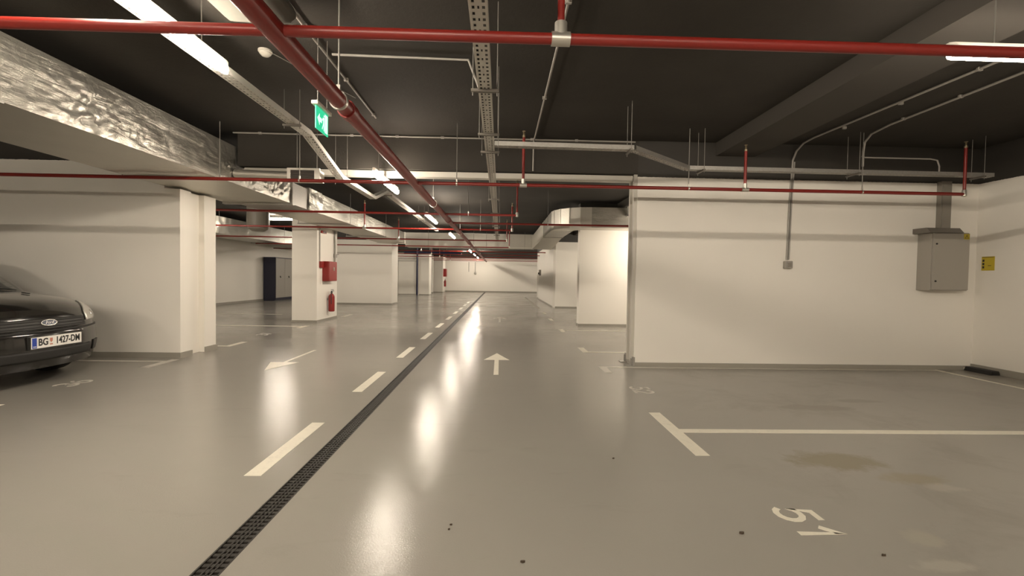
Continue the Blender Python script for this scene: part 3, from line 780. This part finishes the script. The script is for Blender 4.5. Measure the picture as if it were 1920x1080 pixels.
b.prism(sp_([(.58, .46), (.64, .46), (.56, .28), (.50, .14), (.47, .17), (.53, .32)]), X0+.0002, X0+.0016, 'x')
b.prism(sp_([(.60, .46), (.65, .44), (.67, .30), (.66, .12), (.62, .12), (.62, .30)]), X0+.0002, X0+.0016, 'x')
b.prism(sp_([(.55, .70), (.48, .56), (.50, .53), (.58, .64)]), X0+.0002, X0+.0016, 'x')
obj('running_figure_symbol', b, 'signwhite', ex, smooth=False)
for y in (3.46, 3.64): obj('hanger_rod', MB().tube([(X0, y, 2.51), (X0, y, ZC)], .003, 6), 'rod', ex)

# ------------------------------------------------------------------ electrical cabinet
ca = thing('electrical_cabinet', 'grey electrical cabinet with dark rain hood on the white wall', 'electrical cabinet', (6.0, 6.0, 1.1))
obj('body', MB().box(5.775, 6.29, 5.80, 6.0, 1.105, 1.885), 'greycab', ca, smooth=False, bevel=.004)
dd = obj('door', MB().box(5.785, 6.285, 5.782, 5.80, 1.115, 1.875), 'greycab', ca, smooth=False, bevel=.004)
for z in (1.23, 1.73):
    obj('lock', MB().lathe((5.83, 5.775, z), [(.012, 0), (.012, .012)], 'y', 14), 'black', dd)
b = MB().prism([(5.74, 1.875), (6.02, 1.875), (6.02, 1.945), (5.80, 1.945)], 5.70, 6.16, 'x')
obj('rain_hood', b, 'hoodgrey', ca, smooth=False)
tk = thing('cable_trunking', 'flat grey vertical trunking dropping into the cabinet', 'trunking', (6.09, 5.97, 2.2))
obj('channel', MB().box(6.02, 6.165, 5.93, 6.0, 1.94, 2.60), 'greytrunk', tk, smooth=False, bevel=.003)
obj('cover', MB().box(6.03, 6.155, 5.922, 5.932, 1.945, 2.55), 'greytrunk', tk, smooth=False)
b = MB().box(6.20, 6.278, 5.7795, 5.783, 1.795, 1.868)
b.prism([(6.212, 1.806), (6.266, 1.806), (6.239, 1.860)], 5.7788, 5.7795, 'y', 1)
b.prism([(6.219, 1.810), (6.259, 1.810), (6.239, 1.850)], 5.7782, 5.7788, 'y', 0)
b.prism([(6.240, 1.843), (6.234, 1.826), (6.239, 1.826), (6.235, 1.813), (6.246, 1.831), (6.241, 1.831)], 5.7776, 5.7782, 'y', 1)
tag(obj('warning_label', b, ['yellow', 'ink'], dd, smooth=False), 'yellow triangle warning label')
ws = thing('warning_sign', 'square yellow sign with black print on the right side wall', 'warning sign', (6.61, 5.85, 1.48))
obj('plate', MB().box(6.612, 6.62, 5.765, 5.92, 1.385, 1.575), 'yellow', ws, smooth=False)
b = MB()
for k in range(3):
    b.box(6.610, 6.612, 5.885, 5.908, 1.535-.045*k-.030, 1.535-.045*k)
b.box(6.610, 6.612, 5.80, 5.84, 1.448, 1.455).box(6.610, 6.612, 5.77, 5.915, 1.562, 1.568)
obj('print', b, 'ink', ws, smooth=False)

# black thing at the right wall foot
wsb = thing('wheel_stop', 'low black rubber wheel stop lying at the foot of the right side wall', 'wheel stop', (6.53, 5.8, 0))
b = MB().prism([(6.46, 0), (6.60, 0), (6.58, .055), (6.48, .055)], 5.62, 6.02-.06, 'y')
obj('block', b, 'black', wsb, smooth=False, bevel=.008)
obj('end_reflector', MB().box(6.47, 6.50, 5.955, 5.972, .012, .04), 'plastic', wsb, smooth=False)

# ------------------------------------------------------------------ locker
lk = thing('storage_locker', 'dark blue steel locker with grey doors against the left wall', 'locker', (-10.05, 20.4, 0))
lx0, lx1, ly0, ly1 = -10.31, -9.78, 19.58, 21.98
b = MB().box(lx0, lx1-.02, ly0, ly1, .05, 1.91).box(lx0, lx1-.05, ly0+.02, ly1-.02, 0, .05)
obj('body', b, 'navy', lk, smooth=False)
for k in range(3):
    y0 = ly0+.02+.79*k
    d = obj('door', MB().box(lx1-.02, lx1, y0, y0+.775, .13, 1.87), 'lockgrey', lk, smooth=False, bevel=.004)
    b = MB().lathe((lx1, y0+.36, 1.06), [(.035, 0), (.03, .02)], 'x', 12).box(lx1+.015, lx1+.03, y0+.345, y0+.375, 1.0, 1.06)
    obj('handle', b, 'blackplast', d)
obj('plinth', MB().box(lx1-.02, lx1-.004, ly0, ly1, .05, .12), 'navy', lk, smooth=False)

# ------------------------------------------------------------------ hydrant cabinet, extinguisher and pipes on the pillar
PX = -4.54
hy = thing('hydrant_cabinet', 'red hydrant cabinet on the near white pillar, above the extinguisher', 'hydrant cabinet', (PX, 11.75, 1.0))
obj('body', MB().box(PX, PX+.16, 11.42, 11.97, 1.02, 1.53), 'redbox', hy, smooth=False, bevel=.006)
dd = obj('door', MB().box(PX+.16, PX+.175, 11.43, 11.96, 1.03, 1.52), 'redbox', hy, smooth=False, bevel=.004)
obj('handle', MB().lathe((PX+.175, 11.72, 1.36), [(.030, 0), (.026, .012)], 'x', 14).box(PX+.18, PX+.195, 11.70, 11.74, 1.29, 1.38), 'zinc', dd)
def ext(x, y, z, label):
    e = thing('fire_extinguisher', label, 'fire extinguisher', (x, y, z))
    obj('cylinder', MB().lathe((x, y, z), [(.060, 0), (.075, .012), (.078, .03), (.078, .38), (.070, .42), (.045, .455), (.024, .465), (.024, .485)], seg=24), 'redbox', e)
    b = MB().lathe((x, y, z), [(.026, .48), (.026, .51), (.018, .52), (.018, .535)], seg=14)
    b.box(x-.02, x+.02, y-.01, y+.11, .53+z, .545+z).box(x-.018, x+.018, y-.01, y+.10, .565+z, .578+z)
    obj('valve_handle', b, 'blackplast', e)
    obj('hose', MB().tube([(x+.01, y-.02, z+.50), (x+.03, y-.09, z+.49), (x+.03, y-.105, z+.42), (x+.03, y-.10, z+.20)], .009, 8), 'black', e)
    obj('wall_bracket', MB().box(x-.105, x-.075, y-.03, y+.03, z+.30, z+.36), 'galv', e, smooth=False)
    return e
ext(PX+.105, 11.78, .22, 'red fire extinguisher hanging low on the near white pillar')
conduit('thin conduit down the near pillar to the left of the hydrant cabinet', [(PX+.02, 11.22, 2.36), (PX+.02, 11.22, 1.52)], .013)
obj('junction_box', MB().box(PX, PX+.06, 11.22, 11.39, 1.36, 1.52), 'redbox', hy, smooth=False)
fp = thing('hydrant_supply_pipe', 'grey supply pipe down the near pillar into the hydrant cabinet right side', 'pipe', (PX+.04, 12.15, 1.4))
obj('pipe', MB().tube([(PX+.04, 12.2, 2.37), (PX+.04, 12.2, 1.50), (PX+.06, 12.15, 1.44), (PX+.10, 12.0, 1.44)], .03, 12), 'galv', fp)
obj('valve', MB().lathe((PX+.04, 12.2, 1.70), [(.045, -.05), (.05, 0), (.045, .05)], seg=14).box(PX+.02, PX+.14, 12.18, 12.22, 1.73, 1.75), 'conduit', fp)
al = thing('alarm_sounder', 'small dark red call box high on the near pillar', 'alarm', (PX+.03, 11.4, 2.2))
obj('housing', MB().box(PX, PX+.06, 11.28, 11.55, 2.235, 2.295), 'redbox', al, smooth=False, bevel=.004)
obj('face', MB().box(PX+.06, PX+.064, 11.31, 11.52, 2.245, 2.285), 'blackplast', al, smooth=False)
# far pillar hydrant
fh = thing('hydrant_cabinet', 'tiny distant red hydrant cabinet on the far pillar near the end wall', 'hydrant cabinet', (-4.16, 32.8, 1.1))
obj('body', MB().box(-4.161, -3.96, 32.4, 33.0, 1.15, 1.72), 'redbox', fh, smooth=False)
obj('door', MB().box(-4.0, -3.945, 32.42, 32.98, 1.17, 1.70), 'redbox', fh, smooth=False)
ext(-4.056, 32.7, .42, 'tiny distant fire extinguisher on the far pillar near the end wall')
# blue standpipe and the blue arm on it
bp = thing('standpipe', 'dark blue vertical standpipe from floor to ceiling, far left of the lane', 'pipe', (-5.1, 27.3, 0))
obj('pipe', MB().tube([(-5.10, 27.32, 0), (-5.10, 27.32, ZC-.004)], .055, 14), 'blue', bp)
obj('branch_pipe', MB().tube([(-5.9, 27.32, 2.62), (-2.9, 27.32, 2.62), (-2.4, 27.32, 2.55)], .06, 12), 'blue', bp)
obj('flange', MB().lathe((-5.10, 27.32, 2.62), [(.11, -.12), (.11, .12)], seg=16), 'blue', bp)
# conduits with boxes on far wall
for x, zz, lab in ((-2.42, 1.55, 'thin far-wall conduit ending bare, left of the round box'), (-1.93, 1.50, 'thin far-wall conduit ending in a round box')):
    g = conduit(lab, [(x, YF-.02, 2.3), (x, YF-.02, zz)], .022)
    if x > -2:
        obj('round_box', MB().lathe((x, YF-.08, zz-.06), [(.08, 0), (.09, .05), (.09, .08)], 'y', 16), 'conduit', g)
sb = thing('switch_box', 'tiny grey switch box on the receding right wall', 'switch', (2.1, 23.4, 1.43))
obj('housing', MB().box(2.05, 2.14, 23.2, 23.6, 1.30, 1.60), 'greytrunk', sb, smooth=False)
obj('lever', MB().box(2.0, 2.05, 23.35, 23.45, 1.36, 1.46), 'blackplast', sb, smooth=False)

# scraps on the floor
def scrap(x, y, s, lab):
    vs = [(x+s*math.cos(a)*(.6+.5*random.random()), y+s*.5*math.sin(a)*(.6+.5*random.random()), .002+.004*random.random()) for a in [i*PI/4 for i in range(8)]]
    n = len(vs); top = [(a, b_, c_+.004) for a, b_, c_ in vs]; bot = [(a, b_, .0005) for a, b_, c_ in vs]
    mb = MB().add(bot+top, [tuple(range(n-1, -1, -1)), tuple(range(n, 2*n))]+[(i, (i+1) % n, n+(i+1) % n, n+i) for i in range(n)])
    tag(obj('leaf_scrap', mb, 'leaf', smooth=False), lab, 'floor litter', 'dry scraps on the floor')
scrap(-.22, 2.11, .008, 'tiny dark scrap on the lane floor right of the drain, farther of the close pair')
scrap(-.225, 2.07, .006, 'tiny dark scrap on the lane floor right of the drain, nearer of the close pair')
scrap(.112, 1.83, .010, 'tiny dark scrap at the bottom edge of the lane floor')
scrap(1.16, 2.04, .015, 'curled brown scrap on the floor left of the number 51')
scrap(1.70, 1.87, .011, 'small brown scrap on the floor just below the number 51')
scrap(.77, 2.90, .010, 'tiny dark scrap left of the T-shaped bay line')
# ------------------------------------------------------------------ the black car
CX, CY = -4.635, 4.70
KEY = [(-.02,.20),(.0,.27),(.012,.36),(.010,.46),(0,.545),(-.022,.585),(-.035,.625),(-.05,.69),(-.075,.745),(-.13,.805),(-.24,.862),(-.42,.905),(-.72,.945),(-1.04,.972),
       (-1.10,.99),(-1.36,1.17),(-1.62,1.345),(-1.78,1.43),(-2.0,1.475),(-2.5,1.50),(-3.1,1.47),(-3.5,1.42),(-3.68,1.30),(-3.84,1.08),(-3.90,.95),(-3.95,.75),(-4.0,.55),(-4.0,.35),(-3.96,.22)]
def cat(P, n=5):
    out = []
    for i in range(len(P)-1):
        p0, p1, p2, p3 = P[max(i-1, 0)], P[i], P[i+1], P[min(i+2, len(P)-1)]
        for k in range(n):
            t_ = k/n
            out.append(tuple(.5*(2*p1[d]+(p2[d]-p0[d])*t_+(2*p0[d]-5*p1[d]+4*p2[d]-p3[d])*t_*t_+(3*p1[d]-p0[d]-3*p2[d]+p3[d])*t_**3) for d in (0, 1)))
    return out+[P[-1]]
TOP = cat(KEY)
def clamp(v, a=0., b=1.): return max(a, min(b, v))
def sst(a, b, v):
    q = clamp((v-a)/(b-a)); return q*q*(3-2*q)
def warp(x, z, y):
    a = abs(y)/.86
    if z > .6: z -= .05*a**2.5*clamp((z-.6)/.2)
    x2 = x-.33*a**2.6*clamp(1+x/1.3)+.2*a**2.6*clamp((-x-3.2)/.8)
    yy = y*(1-.20*sst(.95, 1.45, z))*(1-.05*clamp((.4-z)/.25))
    return Vector((CX+x2, CY+yy, z))
def surf(i, y, off=0.0):
    i = clamp(i, 0, len(TOP)-1.001); k = int(i); fr = i-k
    def P(ii, y_):
        ii = clamp(ii, 0, len(TOP)-1.001); k_ = int(ii); f_ = ii-k_
        x = TOP[k_][0]*(1-f_)+TOP[k_+1][0]*f_; z = TOP[k_][1]*(1-f_)+TOP[k_+1][1]*f_
        return warp(x, z, y_)
    p = P(i, y)
    if off:
        n = (P(i+.4, y)-P(i-.4, y)).cross(P(i, y+.01)-P(i, y-.01))
        n.normalize()
        c = Vector((CX-1.9, CY, .7))
        if n.dot(p-c) < 0: n = -n
        p = p+n*off
    return p
def idx_z(z):   # first profile index on the nose reaching height z
    for i in range(len(TOP)-1):
        if TOP[i][1] <= z <= TOP[i+1][1]:
            return i+(z-TOP[i][1])/max(1e-6, TOP[i+1][1]-TOP[i][1])
    return 0
car = thing('car', 'black hatchback parked nose out at the left with a white number plate', 'car', (CX-2, CY, 0))
bot = [(-3.62, .22)] + [(-3.27+.335*math.cos(a), .30+.335*math.sin(a)) for a in [PI-PI*k/12 for k in range(13)]] + [(-2.9, .19), (-1.2, .19)] + \
      [(-.78+.335*math.cos(a), .30+.335*math.sin(a)) for a in [PI-PI*k/12 for k in range(13)]] + [(-.40, .20)]
loop = TOP+bot
ys = [-.86, -.852, -.83, -.79, -.72, -.6, -.4, -.2, 0, .2, .4, .6, .72, .79, .83, .852, .86]
b = MB(); n = len(loop); vs = []
for y in ys:
    e = clamp((abs(y)-.79)/.07)
    for j, (x, z) in enumerate(loop):
        if j < len(TOP):
            cx_, cz_ = -2.0, .7
            x = x+(cx_-x)*.010*e*e; z = z+(cz_-z)*.06*e*e
        vs.append(warp(x, z, y))
fs = [(i*n+j, i*n+(j+1) % n, (i+1)*n+(j+1) % n, (i+1)*n+j) for i in range(len(ys)-1) for j in range(n)]
fs += [tuple(range(n-1, -1, -1)), tuple((len(ys)-1)*n+j for j in range(n))]
b.add(vs, fs)
obj('body', b, 'blackgloss', car, angle=50)
def patch(name, i0, i1, y0, y1, m, off=.004, nu=14, nv=12, parent=car, fn=None, thick=.006):
    def g(u, v):
        a, c_ = (fn(u, v) if fn else (i0+(i1-i0)*v, y0+(y1-y0)*u))
        return surf(a, c_, off)
    o = obj(name, MB().grid(g, nu, nv), m, parent, angle=60)
    s = o.modifiers.new('thickness', 'SOLIDIFY'); s.thickness = thick; s.offset = 0
    return o
iw0 = min(range(len(TOP)), key=lambda k: abs(TOP[k][0]+1.12)+abs(TOP[k][1]-1.0)); iw1 = min(range(len(TOP)), key=lambda k: abs(TOP[k][0]+1.74)+abs(TOP[k][1]-1.41))
patch('windscreen', iw0, iw1, -.74, .74, 'glass', .005)
gr = patch('grille', idx_z(.592), idx_z(.700), -.46, .46, 'blackplast', .004, 20, 6)
for zz in (.615, .645, .675):
    patch('grille_bar', idx_z(zz-.005), idx_z(zz+.005), -.45, .45, 'black', .010, 16, 2, gr)
patch('lower_grille', idx_z(.285), idx_z(.385), -.52, .52, 'black', .004, 20, 5)
patch('bumper_strip', idx_z(.565), idx_z(.582), -.80, .80, 'black', .002, 30, 2)
for sgn in (-1, 1):
    def hl(u, v, sgn=sgn):
        yy = .50+.31*u
        lo = .640+.02*u; hi = .735+.135*min(1, (u*1.6)**.7)
        return idx_z(lo+(hi-lo)*v), sgn*yy
    h = patch('headlamp', 0, 0, 0, 0, 'lens', .006, 14, 14, fn=hl, thick=.012)
    def ref(u, v, sgn=sgn):
        return idx_z(.70+.05*v), sgn*(.64+.06*u)
    patch('reflector', 0, 0, 0, 0, 'chrome', .014, 6, 6, h, fn=ref)
    patch('fog_recess', idx_z(.29), idx_z(.40), sgn*.58, sgn*.74, 'blackplast', .004, 8, 6)
    mi = MB()
    c_ = warp(-1.66, .97, sgn*.86)
    mi.lathe((c_.x, c_.y+sgn*.08, c_.z+.06), [(.03, -.06), (.07, -.045), (.085, 0), (.075, .03)], 'x', 14)
    mi.box(c_.x-.03, c_.x+.03, min(c_.y-sgn*.02, c_.y+sgn*.06), max(c_.y-sgn*.02, c_.y+sgn*.06), c_.z, c_.z+.05)
    obj('side_mirror', mi, 'blackgloss', car)
    def sg(u, v, sgn=sgn):
        z = .98+.38*v; xa = -1.45-.42*v; xb = -3.55+.05*v
        p = warp(xa+(xb-xa)*u, z, sgn*.86); p.y += sgn*.004
        return p
    o = obj('side_window', MB().grid(sg, 12, 6), 'glass', car)
    s = o.modifiers.new('thickness', 'SOLIDIFY'); s.thickness = .006; s.offset = 0
    patch('washer_nozzle', idx_z(.93), idx_z(.93)+1.2, sgn*.36, sgn*.385, 'black', .010, 2, 2, thick=.01)
    for wx in (-.78, -3.27):
        wy = CY+sgn*.745
        w_ = obj('wheel', MB().lathe((CX+wx, wy, .30), [(.20, -.085), (.285, -.095), (.30, -.07), (.30, .07), (.285, .095), (.20, .085)], 'y', 32), 'black', car)
        rim = MB().lathe((CX+wx, wy+sgn*.02, .30), [(.20, -.06), (.20, .06), (.17, .05), (.06, .035), (.04, .065)] if sgn > 0 else [(.04, -.065), (.06, -.035), (.17, -.05), (.20, -.06), (.20, .06)], 'y', 28)
        obj('rim', rim, 'galv', w_)
# badge and plate
pb = surf(idx_z(.655), 0, .012); pn = (surf(idx_z(.655), 0, .03)-surf(idx_z(.655), 0, .0)).normalized()
up = (Vector((0, 0, 1))-pn*pn.z).normalized(); rt = Vector((0, 1, 0))
def ell(a, bq, d, th):
    vs = []
    for dd in (d, d+th):
        vs += [pb+rt*(a*math.cos(2*PI*k/28))+up*(bq*math.sin(2*PI*k/28))+pn*dd for k in range(28)]
    return MB().add(vs, [tuple(range(27, -1, -1)), tuple(range(28, 56))]+[(k, (k+1) % 28, 28+(k+1) % 28, 28+k) for k in range(28)])
bd = obj('badge', ell(.082, .033, -.006, .010), 'chrome', car)
obj('badge_field', ell(.072, .026, .003, .003), 'badge', bd)
b = MB(); text(b, 'Ford', .042, .0006, pb+pn*.0068, rt, up, shear=.3)
obj('badge_lettering', b, 'chrome', bd, smooth=False)
px0 = CX+.022; CP = CY+.03
pl = obj('number_plate', MB().box(px0, px0+.008, CP-.26, CP+.26, .413, .526), 'plate', car, smooth=False, bevel=.003)
obj('plate_band', MB().box(px0+.008, px0+.0092, CP-.256, CP-.212, .418, .521), 'plateblue', pl, smooth=False)
fx = px0+.0085
b = MB(); text(b, 'SRB', .020, .0004, (px0+.0096, CP-.234, .432), (0, 1, 0), (0, 0, 1))
obj('country_letters', b, 'plate', pl, smooth=False)
b = MB(); text(b, 'BG', .098, .0005, (fx, CP-.148, .4695), (0, 1, 0), (0, 0, 1), bold=.003, sx=.78)
obj('plate_letters', b, 'plateink', pl, smooth=False)
b = MB(); text(b, '1427-DM', .098, .0005, (fx, CP+.108, .4695), (0, 1, 0), (0, 0, 1), bold=.003, sx=.70)
obj('plate_digits', b, 'plateink', pl, smooth=False)
b = MB().prism([(CP-.083, .505), (CP-.055, .505), (CP-.055, .475), (CP-.069, .458), (CP-.083, .475)], fx, fx+.0006, 'x')
b.box(fx, fx+.0006, CP-.084, CP-.054, .435, .448)
obj('plate_crest', b, 'platered', pl, smooth=False)
obj('plate_frame', MB().box(px0-.03, px0+.002, CP-.268, CP+.268, .404, .532), 'blackplast', pl, smooth=False)

# ------------------------------------------------------------------ world and view
w = bpy.data.worlds.new('world'); S.world = w; w.use_nodes = True
w.node_tree.nodes['Background'].inputs['Color'].default_value = (0, 0, 0, 1)
w.node_tree.nodes['Background'].inputs['Strength'].default_value = 0
S.view_settings.view_transform = 'Standard'; S.view_settings.look = 'None'
S.view_settings.gamma = 1; S.view_settings.use_curve_mapping = False
S.view_settings.exposure = 1.0
S.cycles.use_denoising = True
S.cycles.max_bounces = 10; S.cycles.diffuse_bounces = 6; S.cycles.glossy_bounces = 5
S.cycles.sample_clamp_indirect = 8
S.cycles.use_light_tree = True
